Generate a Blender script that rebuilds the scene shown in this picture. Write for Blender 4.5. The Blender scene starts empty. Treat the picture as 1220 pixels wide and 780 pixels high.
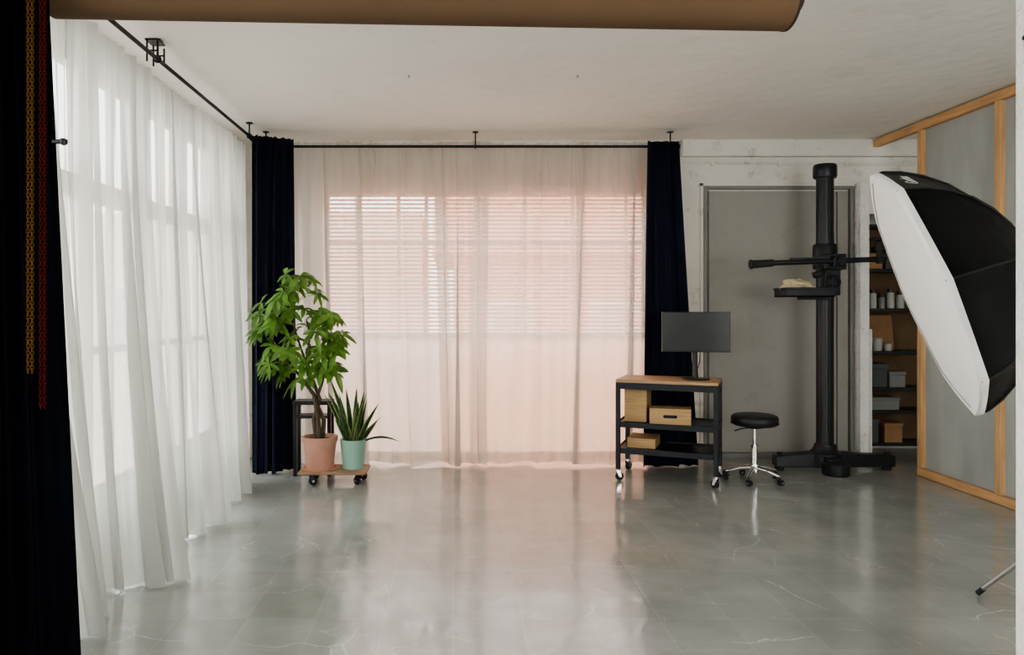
import bpy, bmesh, math, random
from mathutils import Vector, Matrix, Euler
PI=math.pi
C=bpy.context.scene.collection
F=900.0; CZ=1.5; VX=540.0; VY=365.0
def P(px,py,Y): return Vector(((px-VX)/F*Y, Y, CZ-(py-VY)/F*Y))
def PX(px,Y): return (px-VX)/F*Y
# ---------------------------------------------------------------- materials
def newmat(name):
    m=bpy.data.materials.new(name); m.use_nodes=True
    nt=m.node_tree; nt.nodes.clear()
    out=nt.nodes.new('ShaderNodeOutputMaterial')
    return m,nt,out
def N(nt,t,**k):
    n=nt.nodes.new(t)
    for a,b in k.items(): setattr(n,a,b)
    return n
def noisecol(nt,col,var,scale,stretch=(1,1,1),detail=4):
    tc=N(nt,'ShaderNodeTexCoord'); mp=N(nt,'ShaderNodeMapping'); mp.inputs['Scale'].default_value=stretch
    nz=N(nt,'ShaderNodeTexNoise'); nz.inputs['Scale'].default_value=scale; nz.inputs['Detail'].default_value=detail
    nt.links.new(tc.outputs['Object'],mp.inputs[0]); nt.links.new(mp.outputs[0],nz.inputs['Vector'])
    cr=N(nt,'ShaderNodeValToRGB')
    cr.color_ramp.elements[0].position=.3; cr.color_ramp.elements[1].position=.7
    cr.color_ramp.elements[0].color=tuple(max(0,c*(1-var)) for c in col)+(1,)
    cr.color_ramp.elements[1].color=tuple(min(1,c*(1+var)) for c in col)+(1,)
    nt.links.new(nz.outputs['Fac'],cr.inputs[0])
    return cr.outputs[0],mp,nz
def mat(name,col,rough=.5,metal=0,var=.08,scale=6,stretch=(1,1,1),bump=0,bscale=80,detail=4):
    m,nt,out=newmat(name)
    b=N(nt,'ShaderNodeBsdfPrincipled')
    c,mp,nz=noisecol(nt,col,var,scale,stretch,detail)
    nt.links.new(c,b.inputs['Base Color'])
    b.inputs['Roughness'].default_value=rough; b.inputs['Metallic'].default_value=metal
    if bump:
        n2=N(nt,'ShaderNodeTexNoise'); n2.inputs['Scale'].default_value=bscale; n2.inputs['Detail'].default_value=6
        nt.links.new(mp.outputs[0],n2.inputs['Vector'])
        bp=N(nt,'ShaderNodeBump'); bp.inputs['Strength'].default_value=bump; bp.inputs['Distance'].default_value=.02
        nt.links.new(n2.outputs['Fac'],bp.inputs['Height']); nt.links.new(bp.outputs[0],b.inputs['Normal'])
    nt.links.new(b.outputs[0],out.inputs[0]); return m
def spec(m,v): m.node_tree.nodes['Principled BSDF'].inputs['Specular IOR Level'].default_value=v
def sheer(name,col,transp,transl,scale=3,dens=False,dark=.4,tmin=.12):
    # dens: the mesh carries a 'density' attribute for doubled voile and painted fold shading
    m,nt,out=newmat(name)
    c,mp,nz=noisecol(nt,col,.03,scale)
    d=N(nt,'ShaderNodeBsdfDiffuse'); t=N(nt,'ShaderNodeBsdfTranslucent'); tr=N(nt,'ShaderNodeBsdfTransparent')
    nt.links.new(c,d.inputs[0])
    m1=N(nt,'ShaderNodeMixShader'); m1.inputs[0].default_value=transl
    m2=N(nt,'ShaderNodeMixShader'); m2.inputs[0].default_value=transp
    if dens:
        at=N(nt,'ShaderNodeAttribute'); at.attribute_name='density_shade'
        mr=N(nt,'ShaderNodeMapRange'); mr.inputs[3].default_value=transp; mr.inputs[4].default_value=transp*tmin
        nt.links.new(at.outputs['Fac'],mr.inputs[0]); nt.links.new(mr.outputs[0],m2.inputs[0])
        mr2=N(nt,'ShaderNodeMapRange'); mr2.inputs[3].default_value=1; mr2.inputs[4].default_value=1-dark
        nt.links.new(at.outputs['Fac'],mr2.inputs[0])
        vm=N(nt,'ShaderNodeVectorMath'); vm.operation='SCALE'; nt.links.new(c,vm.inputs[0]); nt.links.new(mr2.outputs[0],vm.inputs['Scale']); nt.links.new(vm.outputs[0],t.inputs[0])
        if dark<0: nt.links.new(vm.outputs[0],d.inputs[0])  # negative dark paints fold bands lighter, as if they caught light
    else: nt.links.new(c,t.inputs[0])
    nt.links.new(d.outputs[0],m1.inputs[1]); nt.links.new(t.outputs[0],m1.inputs[2])
    nt.links.new(m1.outputs[0],m2.inputs[1]); nt.links.new(tr.outputs[0],m2.inputs[2])
    nt.links.new(m2.outputs[0],out.inputs[0]); return m
def leafmat(name,col,var=.25,scale=14):
    m,nt,out=newmat(name)
    c,mp,nz=noisecol(nt,col,var,scale)
    b=N(nt,'ShaderNodeBsdfPrincipled'); b.inputs['Roughness'].default_value=.38
    t=N(nt,'ShaderNodeBsdfTranslucent')
    nt.links.new(c,b.inputs['Base Color']); nt.links.new(c,t.inputs[0])
    mx=N(nt,'ShaderNodeMixShader'); mx.inputs[0].default_value=.4
    nt.links.new(b.outputs[0],mx.inputs[1]); nt.links.new(t.outputs[0],mx.inputs[2]); nt.links.new(mx.outputs[0],out.inputs[0]); return m
def floormat():
    m,nt,out=newmat('painted_floor'); L=nt.links.new
    tc=N(nt,'ShaderNodeTexCoord')
    TS=.33
    def brick(ms,sm,c1,c2,mo):
        br=N(nt,'ShaderNodeTexBrick'); br.offset=0; br.squash=1
        br.inputs['Scale'].default_value=1; br.inputs['Brick Width'].default_value=TS; br.inputs['Row Height'].default_value=TS
        br.inputs['Mortar Size'].default_value=ms; br.inputs['Mortar Smooth'].default_value=sm
        br.inputs['Color1'].default_value=c1; br.inputs['Color2'].default_value=c2; br.inputs['Mortar'].default_value=mo
        L(tc.outputs['Object'],br.inputs['Vector']); return br
    br=brick(.0045,.9,(.320,.331,.312,1),(.356,.366,.346,1),(.392,.40,.38,1))
    nz=N(nt,'ShaderNodeTexNoise'); nz.inputs['Scale'].default_value=1.6; nz.inputs['Detail'].default_value=9; nz.inputs['Roughness'].default_value=.62; L(tc.outputs['Object'],nz.inputs['Vector'])
    ov=N(nt,'ShaderNodeMixRGB'); ov.blend_type='MULTIPLY'; ov.inputs[0].default_value=1
    r1=N(nt,'ShaderNodeValToRGB'); r1.color_ramp.elements[0].color=(.78,.78,.78,1); r1.color_ramp.elements[1].color=(1.1,1.1,1.1,1)
    r1.color_ramp.elements[0].position=.3; r1.color_ramp.elements[1].position=.7
    L(nz.outputs['Fac'],r1.inputs[0]); L(br.outputs['Color'],ov.inputs[1]); L(r1.outputs[0],ov.inputs[2])
    last=ov.outputs[0]
    for sc,th,wd_,ds in ((1.3,.51,.0045,.18),(3.1,.57,.008,.12)):
        nw=N(nt,'ShaderNodeTexNoise'); nw.inputs['Scale'].default_value=sc*3; nw.inputs['Detail'].default_value=4; L(tc.outputs['Object'],nw.inputs['Vector'])
        mv=N(nt,'ShaderNodeMixRGB'); mv.inputs[0].default_value=ds; L(tc.outputs['Object'],mv.inputs[1]); L(nw.outputs['Color'],mv.inputs[2])
        vo=N(nt,'ShaderNodeTexVoronoi'); vo.feature='DISTANCE_TO_EDGE'; vo.inputs['Scale'].default_value=sc; L(mv.outputs[0],vo.inputs['Vector'])
        r2=N(nt,'ShaderNodeValToRGB'); r2.color_ramp.elements[0].position=0; r2.color_ramp.elements[1].position=wd_
        r2.color_ramp.elements[0].color=(.8,.8,.8,1); r2.color_ramp.elements[1].color=(0,0,0,1); L(vo.outputs['Distance'],r2.inputs[0])
        nm=N(nt,'ShaderNodeTexNoise'); nm.inputs['Scale'].default_value=sc*.9; L(tc.outputs['Object'],nm.inputs['Vector'])
        r3=N(nt,'ShaderNodeValToRGB'); r3.color_ramp.elements[0].position=th; r3.color_ramp.elements[1].position=th+.06; L(nm.outputs['Fac'],r3.inputs[0])
        mu=N(nt,'ShaderNodeMath'); mu.operation='MULTIPLY'; L(r2.outputs[0],mu.inputs[0]); L(r3.outputs[0],mu.inputs[1])
        cm=N(nt,'ShaderNodeMixRGB'); cm.inputs[2].default_value=(.60,.60,.57,1); L(mu.outputs[0],cm.inputs[0]); L(last,cm.inputs[1]); last=cm.outputs[0]
    b=N(nt,'ShaderNodeBsdfPrincipled'); L(last,b.inputs['Base Color'])
    r4=N(nt,'ShaderNodeMapRange'); r4.inputs[1].default_value=.3; r4.inputs[2].default_value=.7; r4.inputs[3].default_value=.05; r4.inputs[4].default_value=.24
    n4=N(nt,'ShaderNodeTexNoise'); n4.inputs['Scale'].default_value=5.5; n4.inputs['Detail'].default_value=8; L(tc.outputs['Object'],n4.inputs['Vector'])
    L(n4.outputs['Fac'],r4.inputs[0]); L(r4.outputs[0],b.inputs['Roughness'])
    b.inputs['IOR'].default_value=1.7
    n5=N(nt,'ShaderNodeTexNoise'); n5.inputs['Scale'].default_value=6; n5.inputs['Detail'].default_value=5; L(tc.outputs['Object'],n5.inputs['Vector'])
    b2=brick(.010,1,(0,0,0,1),(0,0,0,1),(1,1,1,1))
    ml=N(nt,'ShaderNodeMath'); ml.operation='MULTIPLY'; ml.inputs[1].default_value=.05; L(b2.outputs['Fac'],ml.inputs[0])
    ad=N(nt,'ShaderNodeMath'); ad.operation='SUBTRACT'; L(n5.outputs['Fac'],ad.inputs[0]); L(ml.outputs[0],ad.inputs[1])
    bp=N(nt,'ShaderNodeBump'); bp.inputs['Strength'].default_value=.28; bp.inputs['Distance'].default_value=.01
    L(ad.outputs[0],bp.inputs['Height'])
    # every tile lies at its own slight tilt
    flat=N(nt,'ShaderNodeVectorMath'); flat.operation='MULTIPLY'; flat.inputs[1].default_value=(1,1,0); L(tc.outputs['Object'],flat.inputs[0])
    sn=N(nt,'ShaderNodeVectorMath'); sn.operation='DIVIDE'; sn.inputs[1].default_value=(TS,TS,1); L(flat.outputs[0],sn.inputs[0])
    fl=N(nt,'ShaderNodeVectorMath'); fl.operation='FLOOR'; L(sn.outputs[0],fl.inputs[0])
    wn=N(nt,'ShaderNodeTexWhiteNoise'); wn.noise_dimensions='3D'; L(fl.outputs[0],wn.inputs['Vector'])
    sb_=N(nt,'ShaderNodeVectorMath'); sb_.operation='SUBTRACT'; sb_.inputs[1].default_value=(.5,.5,.5); L(wn.outputs['Color'],sb_.inputs[0])
    sc_=N(nt,'ShaderNodeVectorMath'); sc_.operation='MULTIPLY'; sc_.inputs[1].default_value=(.024,.024,0); L(sb_.outputs[0],sc_.inputs[0])
    an=N(nt,'ShaderNodeVectorMath'); an.operation='ADD'; L(bp.outputs[0],an.inputs[0]); L(sc_.outputs[0],an.inputs[1])
    nn_=N(nt,'ShaderNodeVectorMath'); nn_.operation='NORMALIZE'; L(an.outputs[0],nn_.inputs[0]); L(nn_.outputs[0],b.inputs['Normal'])
    L(b.outputs[0],out.inputs[0]); return m
def brickmat(name,c1,c2,mo,w=.25,h=.07,ms=.008):
    m,nt,out=newmat(name); tc=N(nt,'ShaderNodeTexCoord'); mp=N(nt,'ShaderNodeMapping'); mp.inputs['Rotation'].default_value=(PI/2,0,0)
    br=N(nt,'ShaderNodeTexBrick'); br.inputs['Scale'].default_value=1; br.inputs['Brick Width'].default_value=w; br.inputs['Row Height'].default_value=h; br.inputs['Mortar Size'].default_value=ms
    br.inputs['Color1'].default_value=c1+(1,); br.inputs['Color2'].default_value=c2+(1,); br.inputs['Mortar'].default_value=mo+(1,)
    nt.links.new(tc.outputs['Object'],mp.inputs[0]); nt.links.new(mp.outputs[0],br.inputs['Vector'])
    b=N(nt,'ShaderNodeBsdfPrincipled'); b.inputs['Roughness'].default_value=.9
    nt.links.new(br.outputs['Color'],b.inputs['Base Color']); nt.links.new(b.outputs[0],out.inputs[0]); return m
def glassmat(name,fac=.06,tint=(1,1,1)):
    m,nt,out=newmat(name); tr=N(nt,'ShaderNodeBsdfTransparent'); g=N(nt,'ShaderNodeBsdfGlossy'); g.inputs['Roughness'].default_value=.03
    tr.inputs[0].default_value=tint+(1,)
    nz=N(nt,'ShaderNodeTexNoise'); nz.inputs['Scale'].default_value=2; mr=N(nt,'ShaderNodeMapRange'); mr.inputs[3].default_value=fac*.7; mr.inputs[4].default_value=fac*1.3
    nt.links.new(nz.outputs['Fac'],mr.inputs[0])
    mx=N(nt,'ShaderNodeMixShader'); nt.links.new(mr.outputs[0],mx.inputs[0]); nt.links.new(tr.outputs[0],mx.inputs[1]); nt.links.new(g.outputs[0],mx.inputs[2]); nt.links.new(mx.outputs[0],out.inputs[0]); return m
def plaster(name,col,v1,s1,stain,th,sc2,bs,bstr):
    m,nt,out=newmat(name); L=nt.links.new
    c,mp,nz=noisecol(nt,col,v1,s1,(1,1,1),8)
    n2=N(nt,'ShaderNodeTexNoise'); n2.inputs['Scale'].default_value=sc2; n2.inputs['Detail'].default_value=9; n2.inputs['Roughness'].default_value=.7; L(mp.outputs[0],n2.inputs['Vector'])
    r=N(nt,'ShaderNodeValToRGB'); r.color_ramp.elements[0].position=th; r.color_ramp.elements[1].position=th+.1; r.color_ramp.elements[0].color=(1,1,1,1); r.color_ramp.elements[1].color=(stain,stain*.985,stain*.96,1); L(n2.outputs['Fac'],r.inputs[0])
    mx=N(nt,'ShaderNodeMixRGB'); mx.blend_type='MULTIPLY'; mx.inputs[0].default_value=1; L(c,mx.inputs[1]); L(r.outputs[0],mx.inputs[2])
    b=N(nt,'ShaderNodeBsdfPrincipled'); b.inputs['Roughness'].default_value=.9; L(mx.outputs[0],b.inputs['Base Color'])
    n3=N(nt,'ShaderNodeTexNoise'); n3.inputs['Scale'].default_value=bs; n3.inputs['Detail'].default_value=8; L(mp.outputs[0],n3.inputs['Vector'])
    bp=N(nt,'ShaderNodeBump'); bp.inputs['Strength'].default_value=bstr; bp.inputs['Distance'].default_value=.03; L(n3.outputs['Fac'],bp.inputs['Height']); L(bp.outputs[0],b.inputs['Normal'])
    L(b.outputs[0],out.inputs[0]); return m
M={}
M['floor']=floormat()
M['ceil']=plaster('ceiling_plaster',(.86,.85,.80),.04,.7,.94,.58,1.8,6,.3)
M['wall']=plaster('wall_plaster',(.78,.765,.71),.08,1.3,.70,.57,5,12,.6)
M['pillar']=plaster('pillar_paint',(.84,.84,.82),.08,3,.74,.58,9,22,1)
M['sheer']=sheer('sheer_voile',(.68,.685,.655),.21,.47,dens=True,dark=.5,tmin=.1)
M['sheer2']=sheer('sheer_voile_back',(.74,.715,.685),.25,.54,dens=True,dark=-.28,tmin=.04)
M['navy']=mat('navy_cloth',(.010,.013,.028),.95,var=.2,scale=5,bump=.15,bscale=200)
M['blackcloth']=mat('black_cloth',(.0010,.0012,.0028),1,var=.2,scale=5)
spec(M['blackcloth'],.05); spec(M['navy'],.2)
M['white']=mat('white_paint',(.8,.8,.79),.5)
M['frame']=mat('window_paint',(.74,.70,.66),.5)
M['glass']=glassmat('window_glass')
M['frost']=sheer('glow_tint_glass',(.90,.57,.43),.0,.52)  # warm outside glow put into the pane colour
M['glowtintpale']=sheer('glow_tint_glass_pale',(.83,.70,.61),.0,.46)  # weaker glow tint for the left lower pane
M['slat']=sheer('blind_slat',(.94,.73,.60),.0,.68)  # peach tint puts the warm window glow into the slats
M['blackmetal']=mat('black_metal',(.018,.020,.025),.42,.3,var=.2,scale=9)
M['blackplastic']=mat('black_plastic',(.013,.013,.015),.35,var=.2)
M['stand']=mat('stand_paint',(.016,.018,.022),.38,.2,var=.25,scale=7)
M['rod']=mat('rod_iron',(.014,.014,.016),.45,.4)
M['chrome']=mat('chrome',(.8,.8,.8),.12,1,var=.03)
M['steel']=mat('brushed_steel',(.5,.5,.5),.35,1,var=.08)
M['rubber']=mat('rubber',(.02,.02,.02),.8)
M['pine']=mat('pine_wood',(.60,.36,.18),.6,var=.2,scale=5,stretch=(6,.6,6))
M['pineV']=mat('pine_wood_upright',(.62,.38,.19),.6,var=.2,scale=5,stretch=(6,6,.6))
M['birch']=mat('birch_plywood',(.55,.36,.17),.55,var=.15,scale=6,stretch=(.8,6,9))
M['ply_edge']=mat('worktop_wood',(.50,.31,.17),.5,var=.2,scale=6,stretch=(1,8,8))
M['dolly']=mat('dolly_wood',(.33,.20,.12),.6,var=.2,scale=6,stretch=(1,8,8))
M['terra']=mat('terracotta',(.53,.28,.205),.75,var=.08,scale=9)
M['mint']=mat('mint_ceramic',(.30,.50,.42),.4,var=.05)
M['soil']=mat('soil',(.035,.025,.018),1,var=.4,scale=60,bump=1)
M['bark']=mat('bark',(.09,.065,.042),.9,var=.3,scale=20,bump=.6,bscale=40)
M['leaf']=leafmat('pachira_leaf',(.14,.275,.05),.5,9)
M['stemg']=mat('green_stem',(.13,.22,.05),.6)
M['snake']=leafmat('snake_leaf',(.035,.09,.033),.5,30)
M['snake_edge']=leafmat('snake_leaf_margin',(.28,.34,.11),.1,20)
M['screen']=mat('monitor_screen',(.026,.030,.034),.28,var=.05)
M['leather']=mat('black_vinyl',(.014,.014,.016),.4,bump=.1,bscale=150)
M['paper']=mat('kraft_paper',(.118,.074,.044),.85,var=.05,scale=2); spec(M['paper'],.15)
M['paperedge']=mat('paper_roll_end',(.03,.015,.009),.8)
M['orange_p']=mat('orange_plastic',(.085,.038,.004),.8); spec(M['orange_p'],.05)
M['red_p']=mat('red_plastic',(.05,.005,.004),.8); spec(M['red_p'],.05)
M['door']=plaster('grey_screen_cloth',(.37,.365,.335),.06,2,.92,.55,4,160,.3)
M['doorframe']=mat('door_frame_grey',(.23,.23,.22),.6)
M['sbwhite']=mat('diffuser_cloth',(.96,.96,.96),.9,var=.02,bump=.15,bscale=6)
M['sbblack']=mat('softbox_nylon',(.005,.0056,.0065),.45,var=.3,scale=12,bump=.35,bscale=9); spec(M['sbblack'],.16)
M['card']=mat('cardboard',(.32,.18,.09),.8,var=.15)
M['tan']=mat('chamois',(.60,.50,.32),.9,bump=.4,bscale=30)
M['greybox']=mat('grey_bin',(.06,.068,.075),.5)
M['backboard']=mat('brown_backboard',(.15,.09,.05),.8,var=.2)
M['jar']=mat('jar_grey',(.20,.205,.205),.3)
M['tub']=mat('tub_white',(.42,.42,.40),.5)
M['orangewall']=brickmat('orange_brick',(.82,.33,.20),(.88,.39,.25),(.82,.46,.34),.6,.18,.02)
M['tile']=brickmat('roof_tile',(.76,.28,.16),(.84,.34,.21),(.5,.24,.16),.3,.35,.03)
M['palefac']=mat('pale_facade',(.84,.64,.52),.9,var=.08,scale=.5)
M['farwhite']=mat('far_white_paint',(.85,.8,.75),.9)
M['darkglass']=mat('far_window_glass',(.5,.42,.38),.3)
M['asphalt']=mat('asphalt',(.30,.28,.26),.9)
def polymat():
    m,nt,out=newmat('twinwall_plastic'); L=nt.links.new
    tc=N(nt,'ShaderNodeTexCoord'); wv=N(nt,'ShaderNodeTexWave'); wv.bands_direction='Y'; wv.inputs['Scale'].default_value=14
    L(tc.outputs['Object'],wv.inputs['Vector'])
    mp=N(nt,'ShaderNodeMapping'); mp.inputs['Scale'].default_value=(1,2,.6); L(tc.outputs['Object'],mp.inputs[0])
    nz=N(nt,'ShaderNodeTexNoise'); nz.inputs['Scale'].default_value=1.6; nz.inputs['Detail'].default_value=7; L(mp.outputs[0],nz.inputs['Vector'])
    av=N(nt,'ShaderNodeMath'); av.operation='MULTIPLY_ADD'; av.inputs[1].default_value=.05; L(wv.outputs['Fac'],av.inputs[0]); L(nz.outputs['Fac'],av.inputs[2])
    cr=N(nt,'ShaderNodeValToRGB'); cr.color_ramp.elements[0].position=.3; cr.color_ramp.elements[1].position=.75; cr.color_ramp.elements[0].color=(.47,.50,.49,1); cr.color_ramp.elements[1].color=(.66,.69,.67,1); L(av.outputs[0],cr.inputs[0])
    b=N(nt,'ShaderNodeBsdfPrincipled'); b.inputs['Roughness'].default_value=.35; L(cr.outputs[0],b.inputs['Base Color'])
    t=N(nt,'ShaderNodeBsdfTranslucent'); L(cr.outputs[0],t.inputs[0])
    mx=N(nt,'ShaderNodeMixShader'); mx.inputs[0].default_value=.3; L(b.outputs[0],mx.inputs[1]); L(t.outputs[0],mx.inputs[2])
    tr=N(nt,'ShaderNodeBsdfTransparent'); m2=N(nt,'ShaderNodeMixShader'); m2.inputs[0].default_value=.12
    L(mx.outputs[0],m2.inputs[1]); L(tr.outputs[0],m2.inputs[2]); L(m2.outputs[0],out.inputs[0]); return m
M['poly']=polymat()
# ---------------------------------------------------------------- mesh builder
def frame_from(d):
    d=d.normalized(); a=Vector((0,0,1)) if abs(d.z)<.9 else Vector((1,0,0))
    x=a.cross(d).normalized(); y=d.cross(x); return x,y
class MB:
    def __init__(s): s.v=[];s.f=[];s.m=[]
    def add(s,vs,fs,m=0):
        o=len(s.v); s.v+= [Vector(v) for v in vs]
        for f in fs: s.f.append([i+o for i in f]); s.m.append(m)
        return s
    def box(s,c,d,rot=None,m=0):
        c=Vector(c); h=[x/2 for x in d]; R=Euler(rot).to_matrix() if rot and not isinstance(rot,Matrix) else rot
        vs=[]
        for sx,sy,sz in ((-1,-1,-1),(1,-1,-1),(1,1,-1),(-1,1,-1),(-1,-1,1),(1,-1,1),(1,1,1),(-1,1,1)):
            p=Vector((sx*h[0],sy*h[1],sz*h[2])); 
            if R: p=R@p
            vs.append(p+c)
        return s.add(vs,[(0,3,2,1),(4,5,6,7),(0,1,5,4),(1,2,6,5),(2,3,7,6),(3,0,4,7)],m)
    def bx(s,x0,x1,y0,y1,z0,z1,m=0): return s.box(((x0+x1)/2,(y0+y1)/2,(z0+z1)/2),(x1-x0,y1-y0,z1-z0),None,m)
    def tube(s,pts,r,seg=10,m=0,cap=True):
        pts=[Vector(p) for p in pts]; n=len(pts)
        if not hasattr(r,'__len__'): r=[r]*n
        x,y=frame_from(pts[1]-pts[0]); vs=[];fs=[]
        for i,p in enumerate(pts):
            d=(pts[min(i+1,n-1)]-pts[max(i-1,0)]).normalized()
            x=(x-d*x.dot(d)).normalized(); y=d.cross(x)
            for k in range(seg):
                a=2*PI*k/seg; vs.append(p+(x*math.cos(a)+y*math.sin(a))*r[i])
        for i in range(n-1):
            for k in range(seg):
                k2=(k+1)%seg; fs.append((i*seg+k,i*seg+k2,(i+1)*seg+k2,(i+1)*seg+k))
        if cap: fs.append(tuple(range(seg))[::-1]); fs.append(tuple((n-1)*seg+k for k in range(seg)))
        return s.add(vs,fs,m)
    def cyl(s,a,b,r,r2=None,seg=20,m=0): return s.tube([a,b],[r,r if r2 is None else r2],seg,m)
    def lathe(s,prof,c=(0,0,0),seg=32,m=0,R=None):
        c=Vector(c); vs=[];fs=[]
        for r,z in prof:
            for k in range(seg):
                a=2*PI*k/seg; p=Vector((r*math.cos(a),r*math.sin(a),z))
                if R: p=R@p
                vs.append(p+c)
        n=len(prof)
        for i in range(n-1):
            for k in range(seg):
                k2=(k+1)%seg; fs.append((i*seg+k,i*seg+k2,(i+1)*seg+k2,(i+1)*seg+k))
        fs.append(tuple(range(seg))[::-1]); fs.append(tuple((n-1)*seg+k for k in range(seg)))
        return s.add(vs,fs,m)
    def torus(s,c,Rr,r,seg=24,rs=8,R=None,m=0,sx=1):
        c=Vector(c); vs=[];fs=[]
        for i in range(seg):
            a=2*PI*i/seg
            for k in range(rs):
                b=2*PI*k/rs; q=Rr+r*math.cos(b); p=Vector((q*math.cos(a)*sx,q*math.sin(a),r*math.sin(b)))
                if R: p=R@p
                vs.append(p+c)
        for i in range(seg):
            for k in range(rs):
                i2=(i+1)%seg;k2=(k+1)%rs; fs.append((i*rs+k,i2*rs+k,i2*rs+k2,i*rs+k2))
        return s.add(vs,fs,m)
    def grid(s,fn,nu,nv,m=0):
        vs=[fn(i/nu,j/nv) for j in range(nv+1) for i in range(nu+1)]; w=nu+1
        fs=[(j*w+i,j*w+i+1,(j+1)*w+i+1,(j+1)*w+i) for j in range(nv) for i in range(nu)]
        return s.add(vs,fs,m)
    def beam(s,a,b,w0,h0,w1,h1,m=0):
        a=Vector(a);b=Vector(b); d=(b-a).normalized(); x=Vector((0,0,1)).cross(d).normalized(); z=Vector((0,0,1))
        vs=[]
        for p,w,h in ((a,w0,h0),(b,w1,h1)):
            vs+=[p-x*w/2,p+x*w/2,p+x*w/2+z*h,p-x*w/2+z*h]
        return s.add(vs,[(0,1,2,3),(7,6,5,4),(0,4,5,1),(1,5,6,2),(2,6,7,3),(3,7,4,0)],m)
    def build(s,name,mats,parent=None,smooth=True,bevel=0,recalc=True,sub=0):
        me=bpy.data.meshes.new(name); me.from_pydata(s.v,[],s.f)
        if not isinstance(mats,(list,tuple)): mats=[mats]
        for m in mats: me.materials.append(m)
        for p,i in zip(me.polygons,s.m): p.material_index=i
        if recalc:
            bm=bmesh.new(); bm.from_mesh(me); bmesh.ops.recalc_face_normals(bm,faces=bm.faces); bm.to_mesh(me); bm.free()
        if smooth:
            for p in me.polygons: p.use_smooth=True
            me.set_sharp_from_angle(angle=math.radians(38))
        o=bpy.data.objects.new(name,me); C.objects.link(o)
        if parent: o.parent=parent
        if bevel:
            b=o.modifiers.new('b','BEVEL'); b.width=bevel; b.segments=2; b.limit_method='ANGLE'
        return o
def tag(o,label,cat,group=None):
    o['label']=label; o['category']=cat
    if group: o['group']=group
    return o
def thing(name,label,cat,loc=(0,0,0),rz=0,group=None):
    o=bpy.data.objects.new(name,None); C.objects.link(o); o.empty_display_size=.1
    o.location=loc; o.rotation_euler=(0,0,rz); return tag(o,label,cat,group)
def struct(o):
    o['kind']='structure'
    for k in ('label','category'):
        if k in o: del o[k]
    return o
# ================================================================= SHELL
RX0,RX1,RY0,RY1,H=-2.15,6.3,-1.6,7.5,3.15
RYB=8.0; XN=4.06
struct(MB().bx(RX0-.25,RX1+.2,RY0-.2,RYB+.2,-.2,0).build('floor',M['floor'],smooth=False))
struct(MB().bx(RX0-.25,RX1+.2,RY0-.2,RYB+.2,H,H+.2).build('ceiling',M['ceil'],smooth=False))
bx0,bx1,bz0,bz1,bzm=PX(385,7.5),PX(772,7.5),.015,2.68,1.20
w=MB(); y0,y1=RY1,RY1+.2
w.bx(RX0-.25,bx0,y0,y1,0,H).bx(bx1,XN,y0,y1,0,H).bx(bx0,bx1,y0,y1,0,bz0).bx(bx0,bx1,y0,y1,bz1,H)
w.bx(XN,RX1,y0,y0+.12,2.42,H)
w.bx(XN-.14,XN,y1,RYB,0,H).bx(XN-.14,RX1+.2,RYB,RYB+.2,0,H)
struct(w.build('wall_back',M['wall'],smooth=False))
ly0,ly1,lz0,lz1=2.9,7.0,.32,2.98
my0,my1,mz0,mz1=-.9,2.1,.6,2.9
w=MB()
w.bx(RX0-.2,RX0,RY0-.2,my0,0,H).bx(RX0-.2,RX0,my1,ly0,0,H).bx(RX0-.2,RX0,my0,my1,0,mz0).bx(RX0-.2,RX0,my0,my1,mz1,H)
w.bx(RX0-.2,RX0,ly1,RY1,0,H).bx(RX0-.2,RX0,ly0,ly1,0,lz0).bx(RX0-.2,RX0,ly0,ly1,lz1,H)
struct(w.build('wall_left',M['wall'],smooth=False))
struct(MB().bx(RX1,RX1+.2,RY0-.2,RYB,0,H).build('wall_right',M['wall'],smooth=False))
fx0,fx1,fz0,fz1=1.4,5.9,.8,2.95
w=MB(); y0,y1=RY0-.2,RY0
w.bx(RX0,fx0,y0,y1,0,H).bx(fx1,RX1,y0,y1,0,H).bx(fx0,fx1,y0,y1,0,fz0).bx(fx0,fx1,y0,y1,fz1,H)
struct(w.build('wall_front',M['wall'],smooth=False))
struct(MB().bx(1.93,2.45,1.95,2.6,0,H).build('wall_corner',M['pillar'],bevel=.012))
# left window
w1=struct(thing('window_1','x','x',(RX0-.1,0,0)))
n=5; dy=(ly1-ly0)/n
fr=MB()
fr.bx(-.04,.04,ly0,ly1,lz0,lz0+.07).bx(-.04,.04,ly0,ly1,lz1-.07,lz1).bx(-.035,.035,ly0,ly1,2.15,2.28).bx(-.03,.03,ly0,ly1,1.2,1.25)
for i in range(n+1):
    y=ly0+i*dy; y=min(max(y,ly0+.06),ly1-.06); fr.bx(-.045,.045,y-.09,y+.09,lz0,lz1)
for i in range(n): y=ly0+(i+.5)*dy; fr.bx(-.02,.02,y-.025,y+.025,lz0,lz1)
fr.build('window_frame',M['frame'],w1,bevel=.004)
MB().bx(-.004,.004,ly0,ly1,lz0,lz1).build('pane',M['glass'],w1,smooth=False)
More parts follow.
